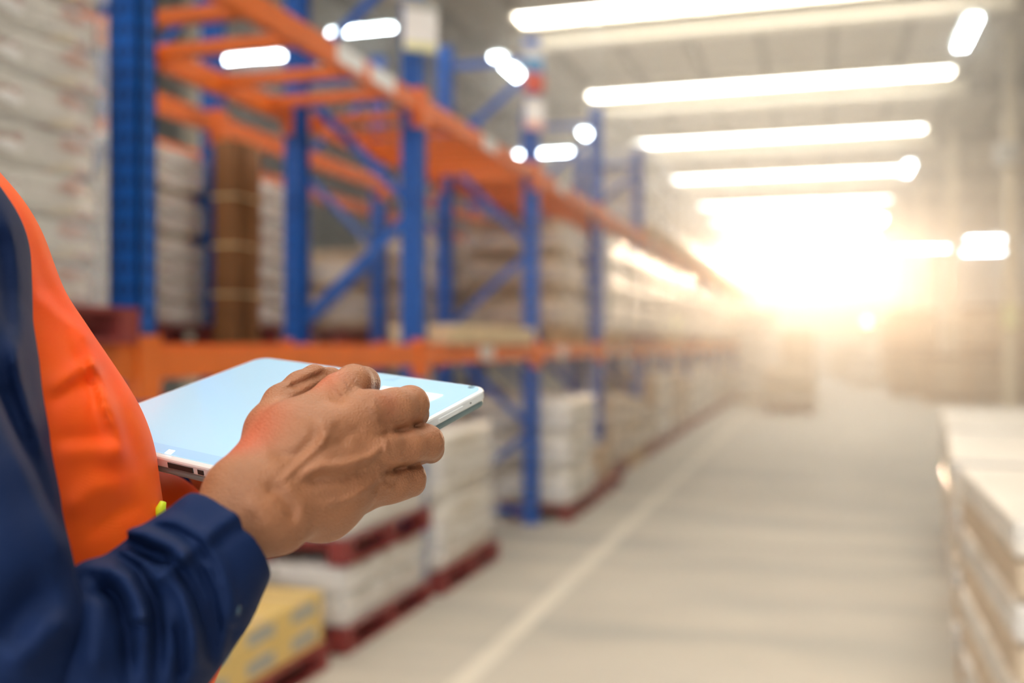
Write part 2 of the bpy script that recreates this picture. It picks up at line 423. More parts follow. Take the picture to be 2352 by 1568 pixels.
def yb(k, o): return Y0 + BAY * k + o
PXC = -2.18 - .475

def set_load(k, o, z, h, kind, where, red=True, w=.93, l=1.08, dx=0, seed=0, grp=None, x=None, rz=0):
    kindtxt = {'w': 'white film-wrapped', 'b': 'brown film-wrapped', 'g': 'mottled film-wrapped', 'c': 'pale carton'}[kind]
    xx = (PXC if x is None else x) + dx
    side = 'near' if o < 1.3 else 'far'
    loc = '%s half of %s bay, %s' % (side, ORD[k + 1], where)
    pallet(xx, yb(k, o), z, ('red' if red else 'raw wood') + ' pallet under %s goods, %s' % ({'w': 'white', 'b': 'brown', 'g': 'mottled', 'c': 'carton'}[kind], loc), red, rz,
           'pallets under loads')
    load(xx, yb(k, o), z + .122, w, l, h, kind, '%s load, %s' % (kindtxt, loc), seed, 'wrapped pallet loads', rz)

G = 'on the floor'; M1 = 'first rack level'; M2 = 'top rack level'
# ground level
set_load(0, 1.99, 0, .30, 'w', G, seed=1)
set_load(0, 1.98, .43, .42, 'w', 'stacked on a low load', seed=1)
set_load(1, .62, 0, .86, 'w', G, dx=.03)
set_load(2, .70, 0, .92, 'w', G, dx=.17, seed=2)
set_load(3, .65, 0, .80, 'b', G, seed=1)
set_load(3, 1.95, 0, .70, 'c', G, seed=1, red=False)
set_load(4, .6, 0, .55, 'c', G); set_load(4, 1.9, 0, .95, 'w', G)
for k in range(5, NB):
    set_load(k, .65, 0, random.choice((.8, .95)), random.choice('wbw'), G, seed=k)
    set_load(k, 1.95, 0, random.choice((.8, .95, .6)), random.choice('wcb'), G, seed=k + 1)
# level 1
set_load(2, 1.45, Z1, 1.05, 'b', M1, red=False, dx=-.1)
for k in range(3, NB):
    set_load(k, .65, Z1, (1.1 if k < 6 else random.choice((.9, 1.1))), 'w' if k < 9 else 'b', M1, seed=k, red=(k % 2 == 0))
    set_load(k, 1.93, Z1, (1.08 if k < 6 else random.choice((.9, 1.1))), 'w', M1, seed=k + 1, red=(k % 2 == 1))
# level 2
for k in range(4, NB):
    set_load(k, .67, Z2, (1.05 if k != 4 else 1.1), 'w', M2, seed=k, red=False)
    set_load(k, 1.95, Z2, (1.1 if k < 7 else .8), 'w', M2, seed=k + 1, red=False)
# second rack row goods seen through the empty bays
X2C = -3.70 - .475
for k, o, h, kd in ((0, 1.02, .98, 'g'), (0, 1.98, 1.06, 'g'), (1, .68, 1.02, 'g'), (2, .62, .75, 'b'), (2, 1.95, 1.0, 'b'), (3, .65, 1.0, 'b')):
    set_load(k, o + .13, Z1, h, kd, 'shelf of rear rack', x=X2C, seed=k, l=(.86 if k == 0 else 1.08))
for k, o, h, kd in ((0, .65, .9, 'b'), (0, 1.95, .9, 'b'), (1, .65, .8, 'b'), (1, 1.95, .9, 'b'), (2, .65, .9, 'b'), (2, 1.95, .9, 'b'), (3, .65, .9, 'b')):
    set_load(k, o + .13, 0, h, kd, 'floor under rear rack', x=X2C, seed=k)
# brown stack of folded board beside upright of second rack
p = at(545, 790, 6.42)
bp = thing('board_stack', 'tall narrow stack of dark brown board seen between the blue uprights', 'board stack', (p.x, p.y, 0))
obj('board_bundle', blob(.17, .30, 2.76, 3, .02, .01, 8).mesh('board_bundle', BROWNP, True), bp)
q = MB(); [q.box(-.09, .09, -.155, .155, z, z + .015) for z in (.6, 1.2, 1.8, 2.1, 2.4)]; obj('strap', q.mesh('strap', TAPE), bp)
# big tall film-wrapped load, nearest bay, shelf level
p0 = pallet(PXC - .0, 2.36, Z1, 'dark red pallet on the shelf under the tall mottled load by the nearest upright', True, 0, 'pallets under loads')
load(PXC - .02, 2.30, Z1 + .122, .93, .98, 1.2, 'g', 'tall mottled white and brown film-wrapped load filling the left edge of the picture', 2, 'wrapped pallet loads')
pallet(PXC, 1.16, Z1, 'dark red pallet on the shelf behind the worker', True, 0, 'pallets under loads')
load(PXC, 1.14, Z1 + .122, .93, 1.0, 1.2, 'g', 'tall mottled film-wrapped load behind the worker at the nearest bay', 1, 'wrapped pallet loads')
pallet(X2C, yb(-1, 2.0), Z1 + 0, 'dark red pallet on the second rack row behind the tall mottled load', True, 0, 'pallets under loads')

# yellow cartons on their red pallet, nearest bay on the floor
pallet(PXC, 3.74, 0, 'red pallet carrying the low yellow cartons beside the forearm', True, 0, 'pallets under loads')
def carton_mesh(w, l, h, body, tape, pr):
    q = MB(); q.box(-w / 2, w / 2, -l / 2, l / 2, 0, h)
    return q.mesh('carton_body', body), MB().box(-w / 2 - .001, w / 2 + .001, -.025, .025, h * .6, h + .0015).mesh('packing_tape', tape), \
        MB().box(w / 2, w / 2 + .0015, -l * .3, l * .3, h * .3, h * .75).mesh('printed_panel', pr)
cb, ct, cp = carton_mesh(.45, .36, .118, YCARD, TAPE, PRINT)
fr_ = None
rowsn = ['near', 'middle', 'far']
for a in range(2):
    for b in range(3):
        for c in range(2):
            lab = 'yellow carton, %s layer, %s row, %s third of the low stack by the forearm' % (['lower', 'upper'][c], ['wall-side', 'aisle-side'][a], rowsn[b])
            t = thing('yellow_carton', lab, 'carton', (PXC - .235 + a * .46, 3.74 - .365 + b * .365, .121 + c * .12), 0, 'yellow cartons on the red pallet')
            obj('carton_body', cb, t, bevel=.004); obj('packing_tape', ct, t); obj('printed_panel', cp, t)
# plank bundle on the first shelf
for i in range(6):
    w = random.uniform(.36, .41)
    y = yb(1, .55 + .40 * i)
    if y > yb(1, 2.5): break
    t = thing('wood_box', 'low raw-wood box, %s of the row on the orange beam' % ORD[i], 'wooden box', (-2.42, y, Z1), 0, 'row of low wood boxes on the first shelf')
    obj('side_board', MB().box(-.2, .2, -.19, .19, 0, .062).mesh('side_board', PALEW), t, bevel=.004)
    obj('lid_board', MB().box(-.21, .21, -.195, .195, .063, .125).mesh('lid_board', PALEW), t, bevel=.004)
# small single cartons at the aisle rack's foot
cb2, ct2, cp2 = carton_mesh(.5, .6, .34, CARD, TAPE, CARD2)
for (x, y, z, lab) in ((-2.35, yb(2, 1.98), .122, 'single brown carton on a low pallet past the white load'), (-2.42, yb(4, .6), .68, 'brown carton on top of pale load')):
    t = thing('cardboard_box', lab, 'carton', (x, y, z)); obj('carton_body', cb2, t, bevel=.006); obj('packing_tape', ct2, t); obj('printed_panel', cp2, t)
pallet(-2.50, yb(2, 2.0), 0, 'red pallet under the single brown carton past the white load', True, 0, 'pallets under loads')
# load standing in the aisle
p = at(1815, 790, 22.6)
pallet(p.x, p.y, 0, 'dark pallet standing in the aisle under a square carton load', True, 0)
load(p.x, p.y, .122, 1.14, 1.1, .86, 'c', 'square pale carton load standing alone in the middle of the aisle', 1, 'wrapped pallet loads')
p = at(1832, 790, 27.5)
pallet(p.x, p.y, 0, 'pallet behind the square aisle load', False, 0)
load(p.x, p.y, .122, .9, .9, 1.75, 'c', 'taller pale load behind the square aisle load', 0, 'wrapped pallet loads')
p = at(1742, 790, 26.5)
pallet(p.x, p.y, 0, 'pallet under the white load jutting from the rack end', False, 0)
load(p.x, p.y, .122, .95, .95, 2.3, 'w', 'tall white wrapped load jutting into the aisle at the far rack', 0, 'wrapped pallet loads')
for i, (px, d, h) in enumerate(((1955, 43, 1.3), (1985, 36, 1.0), (1925, 48, 1.2))):
    p = at(px, 790, d); pallet(p.x, p.y, 0, 'pallet of far aisle load, %s' % ORD[i], False)
    load(p.x, p.y, .122, .9, .9, h, 'bwc'[i], ['brown', 'white', 'pale'][i] + ' far load at the end of the aisle', 0, 'wrapped pallet loads')

# right side: slatted crates far, wrapped stacks near
def crate_parts(w, l, h):
    s_ = MB(); nn = 9
    for i in range(nn):
        x = -w / 2 + (w - .07) * i / (nn - 1)
        s_.box(x, x + .07, -l / 2, -l / 2 + .02, .12, h).box(x, x + .07, l / 2 - .02, l / 2, .12, h)
        y = -l / 2 + (l - .07) * i / (nn - 1)
        s_.box(-w / 2, -w / 2 + .02, y, y + .07, .12, h).box(w / 2 - .02, w / 2, y, y + .07, .12, h)
    f_ = MB()
    for z in (0,):
        f_.box(-w / 2 - .02, w / 2 + .02, -l / 2 - .02, -l / 2, z, z + .09).box(-w / 2 - .02, w / 2 + .02, l / 2, l / 2 + .02, z, z + .09)
        f_.box(-w / 2 - .02, -w / 2, -l / 2, l / 2, z, z + .09).box(w / 2, w / 2 + .02, -l / 2, l / 2, z, z + .09)
    b_ = MB().box(-w / 2, w / 2, -l / 2, l / 2, .09, .12)
    for x in (-w / 2, -.05, w / 2 - .1): b_.box(x, x + .1, -l / 2, l / 2, 0, .09)
    return s_.mesh('slats', CARD), f_.mesh('rim_board', BROWNP), b_.mesh('base', WOOD)
cs, cf, cbm = crate_parts(1.15, 1.15, 1.22)
ci = 0
for (px, d, n_) in ((2095, 29, 2), (2180, 26.0, 1), (2270, 25.6, 2), (2390, 25.6, 2), (2105, 33, 2), (2060, 38, 2), (2215, 33, 2), (2300, 33, 2), (2410, 27, 2)):
    p = at(px, 790, d)
    for j in range(n_):
        t = thing('slatted_crate', 'slatted wooden crate, %s, %s from the aisle in the right-hand storage' % (['on the floor', 'stacked on top'][j], ORD[ci]), 'crate', (p.x, p.y, 1.222 * j), 0, 'slatted crates past the columns')
        obj('slats', cs, t); obj('rim_board', cf, t, (0, 0, .12)); obj('rim_board', cf, t, (0, 0, 1.13)); obj('base', cbm, t)
    ci += 1
# near right stacks
def wrap_stack(pts, ztop, label, nl, zb=.122):
    """a slab-sided load of layered cartons; pts = footprint, counter-clockwise"""
    c = sum(pts, Vector((0, 0))) / len(pts)
    t = thing('wrapped_load', label, 'pallet load', (c.x, c.y, zb), 0, 'wrapped loads at the right edge of the aisle')
    h = (ztop - zb) / nl
    for i in range(nl):
        q = MB(); k = .988 if i < nl - 1 else 1.0
        P = [(p_ - c) * k for p_ in pts]; z0 = i * h; z1 = (i + 1) * h - .014
        N = len(P); vs = [(p_.x, p_.y, z0) for p_ in P] + [(p_.x, p_.y, z1) for p_ in P]
        q.add(vs, [tuple(range(N))[::-1], tuple(range(N, 2 * N))] + [(a, (a + 1) % N, (a + 1) % N + N, a + N) for a in range(N)])
        obj('carton_layer', q.mesh('carton_layer', [WRAPW, CARD2][i % 2] if i < nl - 1 else TOPM), t, bevel=.012)
    q = MB()
    for (i0, z0, z1) in ((0, .02, .12), (0, .30, .36), (0, .52, .62), (0, .80, .86)):
        P = [(p_ - c) * 1.006 for p_ in pts]; N = len(P)
        if z1 > ztop - zb: continue
        vs = [(p_.x, p_.y, z0) for p_ in P] + [(p_.x, p_.y, z1) for p_ in P]
        q.add(vs, [(a, (a + 1) % N, (a + 1) % N + N, a + N) for a in range(N)])
    obj('stretch_film', q.mesh('stretch_film', FILM), t)
    return t, c
TOPM = mat('cream_top_sheet', (0.86, 0.80, 0.70), 0.5, var=0.12, scale=3)
def stack(px0, y0, d0, px1, y1, d1, width, label, nl=6, plabel=''):
    a = at(px0, y0, d0); b = at(px1, y1, d1)
    a2, b2 = Vector((a.x, a.y)), Vector((b.x, b.y)); u = (b2 - a2).normalized(); r = Vector((u.y, -u.x))
    pts = [a2, a2 + r * width, b2 + r * width, b2]
    t, c = wrap_stack(pts, a.z, label, nl)
    o = obj('pallet', pallet_mesh(width - .05, (b2 - a2).length - .05).mesh('pallet', WOOD), None, (c.x, c.y, 0)); o.rotation_euler = (0, 0, math.atan2(u.y, u.x) - math.pi / 2)
    tag(o, plabel, 'pallet', 'wooden pallets at the right edge')
stack(2330, 1182, 2.98, 2203, 1062, 4.30, 1.15, 'low film-wrapped load nearest the camera on the right, sides streaked with glossy film', 7, 'wood pallet under the nearest right-hand wrapped load')
stack(2188, 1047, 4.55, 2176, 982, 6.1, 1.2, 'cream-topped wrapped load standing behind the nearest right-hand load', 6, 'wood pallet under the cream-topped load')
stack(2175, 975, 6.3, 2161, 932, 8.3, 1.2, 'farther cream-topped wrapped load at the right edge, last of the low row', 6, 'wood pallet under the farthest low load at right')

# column fittings
p = at(2312, 352, 19.1)
t = thing('junction_box', 'white box mounted high on the nearest tan column', 'electrical box', (p.x, p.y, p.z)); 
obj('box_body', MB().box(-.17, .17, -.1, .1, -.2, .2).mesh('box_body', LABELM), t, bevel=.02); obj('box_cover', MB().box(-.14, .14, -.115, -.1, -.16, .16).mesh('box_cover', GREY), t)
p = at(2321, 726, 19.1)
t = thing('column_sign', 'small yellow sign on the nearest tan column', 'sign', (p.x, p.y, p.z)); obj('board', MB().box(-.12, .12, -.012, .012, -.2, .2).mesh('board', YELS), t)
obj('edge_frame', MB().box(-.135, .135, -.004, .016, -.215, .215).mesh('edge_frame', YELLOW), t)
p = at(1991, 738, 44.5)
t = thing('signal_lamp', 'round yellow signal lamp glowing at the far end of the aisle', 'lamp', (p.x, p.y, 0))
q = MB(); q.tube([(0, 0, 0), (0, 0, p.z - .1)], .04); obj('post', q.mesh('post', GREY), t)
q = MB(); q.tube([(0, -.1, p.z), (0, .1, p.z)], .16, 20); obj('lamp_lens', q.mesh('lamp_lens', mat('amber_glow', (0.9, 0.8, 0.2), 0.4, emis=(1.0, 0.86, 0.22), estr=16.0)), t)

# fluorescent fittings
def fixture_proto():
    h_ = MB().box(-.09, .09, -.62, .62, .03, .09).mesh('housing', GREY)
    tb = MB().tube([(-.04, -.58, 0), (-.04, .58, 0)], .018, 8).tube([(.04, -.58, 0), (.04, .58, 0)], .018, 8).mesh('tube', TUBEM)
    rod = MB().box(-.005, .005, -.5, -.49, .09, 1).box(-.005, .005, .49, .5, .09, 1).mesh('hanger', GREY)
    return h_, tb, rod
FH, FT, FR = fixture_proto()
lights = []
def fixture(loc, rz, label):
    t = thing('fluorescent_light', label, 'light', loc, rz, 'hanging fluorescent tube lights')
    obj('housing', FH, t); obj('tube', FT, t); r = obj('hanger', FR, t, (0, 0, .09)); r.scale = (1, 1, max(.05, (ZC - loc[2] - .09) / .91)); r.location = (0, 0, .09 - .09 * r.scale[2])
    return t
for i, (px, py, d) in enumerate(((1170, 158, 13.2), (1356, 318, 17.6), (1250, 352, 21))):
    fixture(at(px, py, d), 0 if i < 2 else math.pi / 2, 'tube light over the left racks, %s from the camera' % ORD[i])
for i, (px, py, d) in enumerate(((2222, 78, 11.6), (2085, 388, 20.3), (2025, 505, 29.5), (2006, 545, 34), (1996, 573, 38.5), (2128, 262, 15.6))):
    if i == 5: continue
    fixture(at(px, py, d), 0, 'tube light in the row along the right of the aisle, %s from the camera' % ORD[i])
for i, (px, py, d) in enumerate(((577, 133, 17.8), (662, 127, 19.2), (830, 70, 17.6))):
    fixture(at(px, py, d), math.pi / 2, 'crosswise tube light seen through the upper rack, %s from the camera' % ORD[i])
for i, (px, py, d) in enumerate(((2145, 571, 36), (2098, 571, 44), (2278, 550, 27), (2262, 578, 30.5), (1797, 583, 42))):
    fixture(at(px, py, d), math.pi / 2, 'crosswise tube light over the right-hand storage, %s from the camera' % ORD[i])
# PERSON_BEGIN
# ------------------------------------------------------------------ sculpting tools (distance fields -> one continuous mesh)
def cp(px, py, d): return np.array([(px - CX) / F * d, (HY - py) / F * d, -d])
def smin(a, b, k):
    h = np.clip(.5 + .5 * (b - a) / k, 0, 1); return b + (a - b) * h - k * h * (1 - h)
class Field:
    """capsule chains blended together on a grid"""
    def __init__(s, lo, hi, vox):
        s.lo = np.array(lo, float); s.vox = vox; s.n = np.ceil((np.array(hi) - s.lo) / vox).astype(int) + 1
        s.f = np.full(tuple(s.n), .08, np.float32)
    def _sub(s, lo, hi):
        a = np.maximum(((lo - s.lo) / s.vox).astype(int), 0); b = np.minimum(((hi - s.lo) / s.vox).astype(int) + 2, s.n)
        if (b <= a).any(): return None
        sl = tuple(slice(i, j) for i, j in zip(a, b))
        g = np.meshgrid(*[s.lo[i] + s.vox * np.arange(a[i], b[i]) for i in range(3)], indexing='ij')
        return sl, g
    def cap(s, p, q, r0, r1, k=.006, sub=False, scale=(1, 1, 1)):
        p, q = np.array(p, float), np.array(q, float); sc = np.array(scale, float)
        m = (max(r0, r1) + max(k, .004) * 1.5) * max(1, 1 / sc.min())
        z = s._sub(np.minimum(p, q) - m, np.maximum(p, q) + m)
        if z is None: return s
        sl, g = z; ba = (q - p) * sc; L = max(ba @ ba, 1e-12)
        pa = [(g[i] - p[i]) * sc[i] for i in range(3)]
        h = np.clip((pa[0] * ba[0] + pa[1] * ba[1] + pa[2] * ba[2]) / L, 0, 1)
        d = np.sqrt(sum((pa[i] - ba[i] * h) ** 2 for i in range(3))) - (r0 + (r1 - r0) * h)
        c = s.f[sl]
        s.f[sl] = -smin(-c, d, k) if sub else smin(c, d, k)
        return s
    def chain(s, pts, k=.006, sub=False, scale=(1, 1, 1)):
        """pts: (px, py, depth, radius in px at that depth)"""
        P = [(cp(*p[:3]), p[3] * p[2] / F) for p in pts]
        if len(P) == 1: P = P * 2
        for (a, ra), (b, rb) in zip(P, P[1:]): s.cap(a, b, ra, rb, k, sub, scale)
        return s
    def creases(s, lines):
        """shallow ridges (+mm) and grooves (-mm) along lines on the side we sculpt from; (points, width px, mm)"""
        g = np.meshgrid(*[s.lo[i] + s.vox * np.arange(s.n[i]) for i in range(3)], indexing='ij')
        m = np.abs(s.f) < .012
        x, y, z = g[0][m], g[1][m], g[2][m]; dd = -z; px = x / dd * F + CX; py = HY - y / dd * F
        acc = np.zeros(px.shape)
        for pts, w, mm in lines:
            best = np.full(px.shape, 1e9); n_ = len(pts) - 1; tt = np.zeros(px.shape)
            for i, ((ax, ay), (bx, by)) in enumerate(zip(pts, pts[1:])):
                vx, vy = bx - ax, by - ay; h = np.clip(((px - ax) * vx + (py - ay) * vy) / (vx * vx + vy * vy), 0, 1)
                e = (px - ax - vx * h) ** 2 + (py - ay - vy * h) ** 2
                u = e < best; best[u] = e[u]; tt[u] = ((i + h) / n_)[u]
            taper = np.clip(np.minimum(tt, 1 - tt) * 5 + .15, 0, 1)
            acc += mm * .001 * np.exp(-best / (w * w)) * taper
        # only the near-side skin
        gz = np.gradient(s.f, s.vox, axis=2)[m]; face = np.clip(gz * 1.6 + .25, 0, 1)
        s.f[m] -= (acc * face).astype(np.float32)
        return s
    def mesh(s, name, mats, smooth_it=2, matfn=None):
        f = s.f; n = f.shape; ins = f < 0
        o8 = [(i, j, k) for i in (0, 1) for j in (0, 1) for k in (0, 1)]
        cnt = sum(ins[i:n[0] - 1 + i, j:n[1] - 1 + j, k:n[2] - 1 + k].astype(np.int8) for i, j, k in o8)
        act = (cnt > 0) & (cnt < 8); idx = np.full(act.shape, -1, np.int64); cells = np.argwhere(act); idx[act] = np.arange(len(cells))
        acc = np.zeros((len(cells), 3)); num = np.zeros(len(cells))
        val = {o: f[cells[:, 0] + o[0], cells[:, 1] + o[1], cells[:, 2] + o[2]].astype(float) for o in o8}
        for a in o8:
            for ax in range(3):
                if a[ax]: continue
                b = list(a); b[ax] = 1; b = tuple(b); va, vb = val[a], val[b]; m = (va < 0) != (vb < 0)
                t = np.where(m, va / np.where(m, va - vb, 1), 0)
                p = np.array(a, float)[None, :].repeat(len(cells), 0); p[:, ax] += t
                acc[m] += p[m]; num[m] += 1
        V = (cells + acc / num[:, None]) * s.vox + s.lo
        quads = []
        for ax in range(3):
            u, w = (ax + 1) % 3, (ax + 2) % 3
            sa = [slice(0, n[i]) for i in range(3)]; sb = list(sa); sa[ax] = slice(0, n[ax] - 1); sb[ax] = slice(1, n[ax])
            A, B = ins[tuple(sa)], ins[tuple(sb)]
            for sgn in (0, 1):
                e = np.argwhere((A & ~B) if sgn == 0 else (~A & B))
                e = e[(e[:, u] > 0) & (e[:, w] > 0) & (e[:, u] < n[u] - 1) & (e[:, w] < n[w] - 1)]
                q = []
                for du, dw in ((1, 1), (0, 1), (0, 0), (1, 0)):
                    c = e.copy(); c[:, u] -= du; c[:, w] -= dw; q.append(idx[c[:, 0], c[:, 1], c[:, 2]])
                q = np.stack(q, 1); quads.append(q if sgn == 0 else q[:, ::-1])
        Q = np.concatenate(quads); Q = Q[(Q >= 0).all(1)]
        E_ = np.concatenate([Q[:, [i, (i + 1) % 4]] for i in range(4)])
        for _ in range(smooth_it):
            sm = np.zeros_like(V); c = np.zeros(len(V)); np.add.at(sm, E_[:, 0], V[E_[:, 1]]); np.add.at(c, E_[:, 0], 1)
            np.add.at(sm, E_[:, 1], V[E_[:, 0]]); np.add.at(c, E_[:, 1], 1)
            V = V * .5 + sm / np.maximum(c, 1)[:, None] * .5
        M3 = np.array(CM); VW = V @ M3[:3, :3].T + M3[:3, 3]
        me = bpy.data.meshes.new(name); me.vertices.add(len(VW)); me.vertices.foreach_set('co', VW.ravel())
        me.loops.add(len(Q) * 4); me.loops.foreach_set('vertex_index', Q.ravel().astype(np.int32))
        me.polygons.add(len(Q)); me.polygons.foreach_set('loop_start', np.arange(len(Q), dtype=np.int32) * 4)
        me.polygons.foreach_set('use_smooth', np.ones(len(Q), bool))
        for m_ in mats: me.materials.append(m_)
        if matfn is not None:
            cc = V[Q].mean(1); dd = -cc[:, 2]
            me.polygons.foreach_set('material_index', matfn(cc[:, 0] / dd * F + CX, HY - cc[:, 1] / dd * F, dd).astype(np.int32))
        me.update(calc_edges=True); me.validate()
        return me
def bounds(*pts, m=.02):
    a = np.array([cp(*p) for p in pts]); return a.min(0) - m, a.max(0) + m

# ------------------------------------------------------------------ cloth and skin
def weave(m, scale, strength, dist):
    n = m.node_tree.nodes; l = m.node_tree.links
    t = n.new('ShaderNodeTexCoord'); mp = n.new('ShaderNodeMapping'); mp.inputs['Rotation'].default_value = (.4, .6, .5); l.new(t.outputs['Object'], mp.inputs[0])
    w = n.new('ShaderNodeTexWave'); w.inputs['Scale'].default_value = scale; w.inputs['Distortion'].default_value = .6; l.new(mp.outputs[0], w.inputs['Vector'])
    b = n.new('ShaderNodeBump'); b.inputs['Strength'].default_value = strength; b.inputs['Distance'].default_value = dist
    l.new(w.outputs['Fac'], b.inputs['Height'])
    if 'bump' in n: l.new(n['bump'].outputs[0], b.inputs['Normal'])
    l.new(b.outputs[0], n['Principled BSDF'].inputs['Normal'])
NAVY = mat('navy_twill', (0.005, 0.018, 0.074), 0.72, var=0.12, scale=30, bump=0.15, bscale=60, spec=0.17, sheen=0.0)
NAVY.node_tree.nodes['Principled BSDF'].inputs['Sheen Tint'].default_value = (0.25, 0.45, 0.9, 1)
weave(NAVY, 330, 0.25, 0.0004)
VEST = mat('orange_vest_cloth', (1.0, 0.105, 0.006), 0.6, var=0.0, scale=14, bump=0.1, bscale=120, spec=.2)
VEST.node_tree.nodes['varmix'].inputs[6].default_value = (1.0, 0.045, 0.012, 1); VEST.node_tree.nodes['varmix'].inputs[7].default_value = (1.0, 0.19, 0.010, 1)
weave(VEST, 420, 0.15, 0.0003)
LIME = mat('lime_edge_tape', (0.70, 0.95, 0.02), 0.5)
TROU = mat('dark_trousers', (0.03, 0.035, 0.05), 0.8)
HAIR = mat('short_black_hair', (0.012, 0.010, 0.009), 0.6, bump=.6, bscale=200)
SKIN = mat('tanned_skin', (0.36, 0.155, 0.075), 0.5, var=0.3, scale=38, sss=0.12, spec=0.4)
n = SKIN.node_tree.nodes; l = SKIN.node_tree.links
t = n.new('ShaderNodeTexCoord')
base = n['varmix'].outputs[2]
def red_patch(px, py, d, rad, col, amt):
    """a redder round patch blended into the skin colour"""
    global base
    c = CM @ Vector(cp(px, py, d)); v = n.new('ShaderNodeVectorMath'); v.operation = 'DISTANCE'; l.new(t.outputs['Object'], v.inputs[0]); v.inputs[1].default_value = c
    mr = n.new('ShaderNodeMapRange'); mr.interpolation_type = 'SMOOTHSTEP'; mr.inputs[1].default_value = rad; mr.inputs[2].default_value = 0; mr.inputs[3].default_value = 0; mr.inputs[4].default_value = amt
    l.new(v.outputs['Value'], mr.inputs[0])
    m_ = n.new('ShaderNodeMix'); m_.data_type = 'RGBA'; l.new(mr.outputs[0], m_.inputs[0]); l.new(base, m_.inputs[6]); m_.inputs[7].default_value = (*col, 1); base = m_.outputs[2]
red_patch(590, 975, .60, .034, (0.60, 0.12, 0.055), .55); red_patch(560, 1030, .59, .024, (0.58, 0.12, 0.055), .6)
red_patch(745, 868, .635, .022, (0.60, 0.14, 0.07), .5); red_patch(742, 1000, .61, .016, (0.60, 0.13, 0.07), .55); red_patch(880, 930, .63, .015, (0.56, 0.17, 0.1), .4)
l.new(base, n['Principled BSDF'].inputs['Base Color'])
# fine skin texture: lined across the hand, plus pores
mp = n.new('ShaderNodeMapping'); mp.inputs['Rotation'].default_value = (0, .75, 0); mp.inputs['Scale'].default_value = (1, 1, 2.6); l.new(t.outputs['Object'], mp.inputs[0])
n1 = n.new('ShaderNodeTexNoise'); n1.inputs['Scale'].default_value = 420; n1.inputs['Detail'].default_value = 3; n1.inputs['Distortion'].default_value = .8; l.new(mp.outputs[0], n1.inputs['Vector'])
n2 = n.new('ShaderNodeTexVoronoi'); n2.inputs['Scale'].default_value = 700; l.new(t.outputs['Object'], n2.inputs['Vector'])
ad = n.new('ShaderNodeMath'); ad.operation = 'ADD'; l.new(n1.outputs['Fac'], ad.inputs[0]); l.new(n2.outputs['Distance'], ad.inputs[1])
b = n.new('ShaderNodeBump'); b.inputs['Strength'].default_value = .55; b.inputs['Distance'].default_value = .0009; l.new(ad.outputs[0], b.inputs['Height']); l.new(b.outputs[0], n['Principled BSDF'].inputs['Normal'])

# ------------------------------------------------------------------ tablet
TA, TB, TC, TD = [np.array(p) for p in (
    (-0.34493029, -0.06898604, -0.78317482), (-0.23907313, -0.01101531, -0.95874036), (-0.02294062, -0.03371576, -0.81682518), (-0.12879768, -0.09168649, -0.64125964))]
TS = .9375; TA, TB, TC, TD = TA * TS, TB * TS, TC * TS, TD * TS
tu = TD - TA; TWD = np.linalg.norm(tu); tu /= TWD
tv0 = TB - TA; tn = np.cross(tu, tv0); tn /= np.linalg.norm(tn); tv = np.cross(tn, tu); TLN = float(tv0 @ tv)
tc_ = (TA + TB + TC + TD) / 4
def tp(a, b, c=0.0): return tuple(CM @ Vector(tc_ + tu * (a * TWD / 2) + tv * (b * TLN / 2) + tn * c))   # a,b in -1..1, c in m over the glass
TH_ = .0125
def slab(a0, a1, b0, b1, z0, z1, r, nseg=8, rz=.0):
    """rounded-corner slab in tablet space, metres; rz = edge rounding"""
    q = MB(); ring = []
    def outline(off):
        o = []
        for (cx_, cy_, st) in ((a1 - r, b1 - r, 0), (a0 + r, b1 - r, 90), (a0 + r, b0 + r, 180), (a1 - r, b0 + r, 270)):
            for k in range(nseg + 1):
                a = math.radians(st + 90 * k / nseg); o.append((cx_ + (r - off) * math.cos(a), cy_ + (r - off) * math.sin(a)))
        return o
    lv = [(rz, z0), (rz * .3, z0 + rz * .3), (0, z0 + rz), (0, z1 - rz), (rz * .3, z1 - rz * .3), (rz, z1)] if rz else [(0, z0), (0, z1)]
    vs = []; N = 4 * (nseg + 1)
    for off, z in lv: vs += [tuple(CM @ Vector(tc_ + tu * x_ + tv * y_ + tn * z)) for x_, y_ in outline(off)]
    fs = [tuple(range(N))[::-1], tuple(range(N * (len(lv) - 1), N * len(lv)))]
    for k in range(len(lv) - 1): fs += [(k * N + i, k * N + (i + 1) % N, (k + 1) * N + (i + 1) % N, (k + 1) * N + i) for i in range(N)]
    return q.add(vs, fs)
a_, b_ = TWD / 2, TLN / 2
TWH = mat('white_tablet_shell', (0.80, 0.83, 0.84), 0.3, var=.02, coat=.3); TGR = mat('grey_green_underside', (0.20, 0.27, 0.27), 0.45, var=.05)
SCR = mat('tablet_screen', (0.34, 0.54, 0.70), 0.08, var=.02, emis=(0.50, 0.76, 0.97), estr=0.37, coat=.5)
SCW = mat('screen_white', (0.8, 0.85, 0.9), 0.1, emis=(0.95, 0.98, 1.0), estr=1.0); SCB = mat('screen_bar_blue', (0.25, 0.4, 0.6), 0.1, emis=(0.47, 0.72, 0.95), estr=.35)
HOLE = mat('dark_hole', (0.02, 0.03, 0.03), .5)
tab = thing('tablet_computer', 'white tablet computer with pale blue lit screen in the hand', 'tablet', CM @ Vector(tc_))
def tpart(name, q, m, lab=None, smooth=False):
    o = obj(name, q.mesh(name, m, smooth), None); o.parent = tab; o.matrix_parent_inverse = Matrix.Translation(-(CM @ Vector(tc_)))
    if lab: o['label'] = lab
    return o
tpart('shell', slab(-a_, a_, -b_, b_, -.0075, 0.0, .0125, 10, .0016), TWH)
tpart('back_cover', slab(-a_ + .001, a_ - .001, -b_ + .001, b_ - .001, -.0125, -.0076, .012, 10, .002), TGR, 'grey-green back cover')
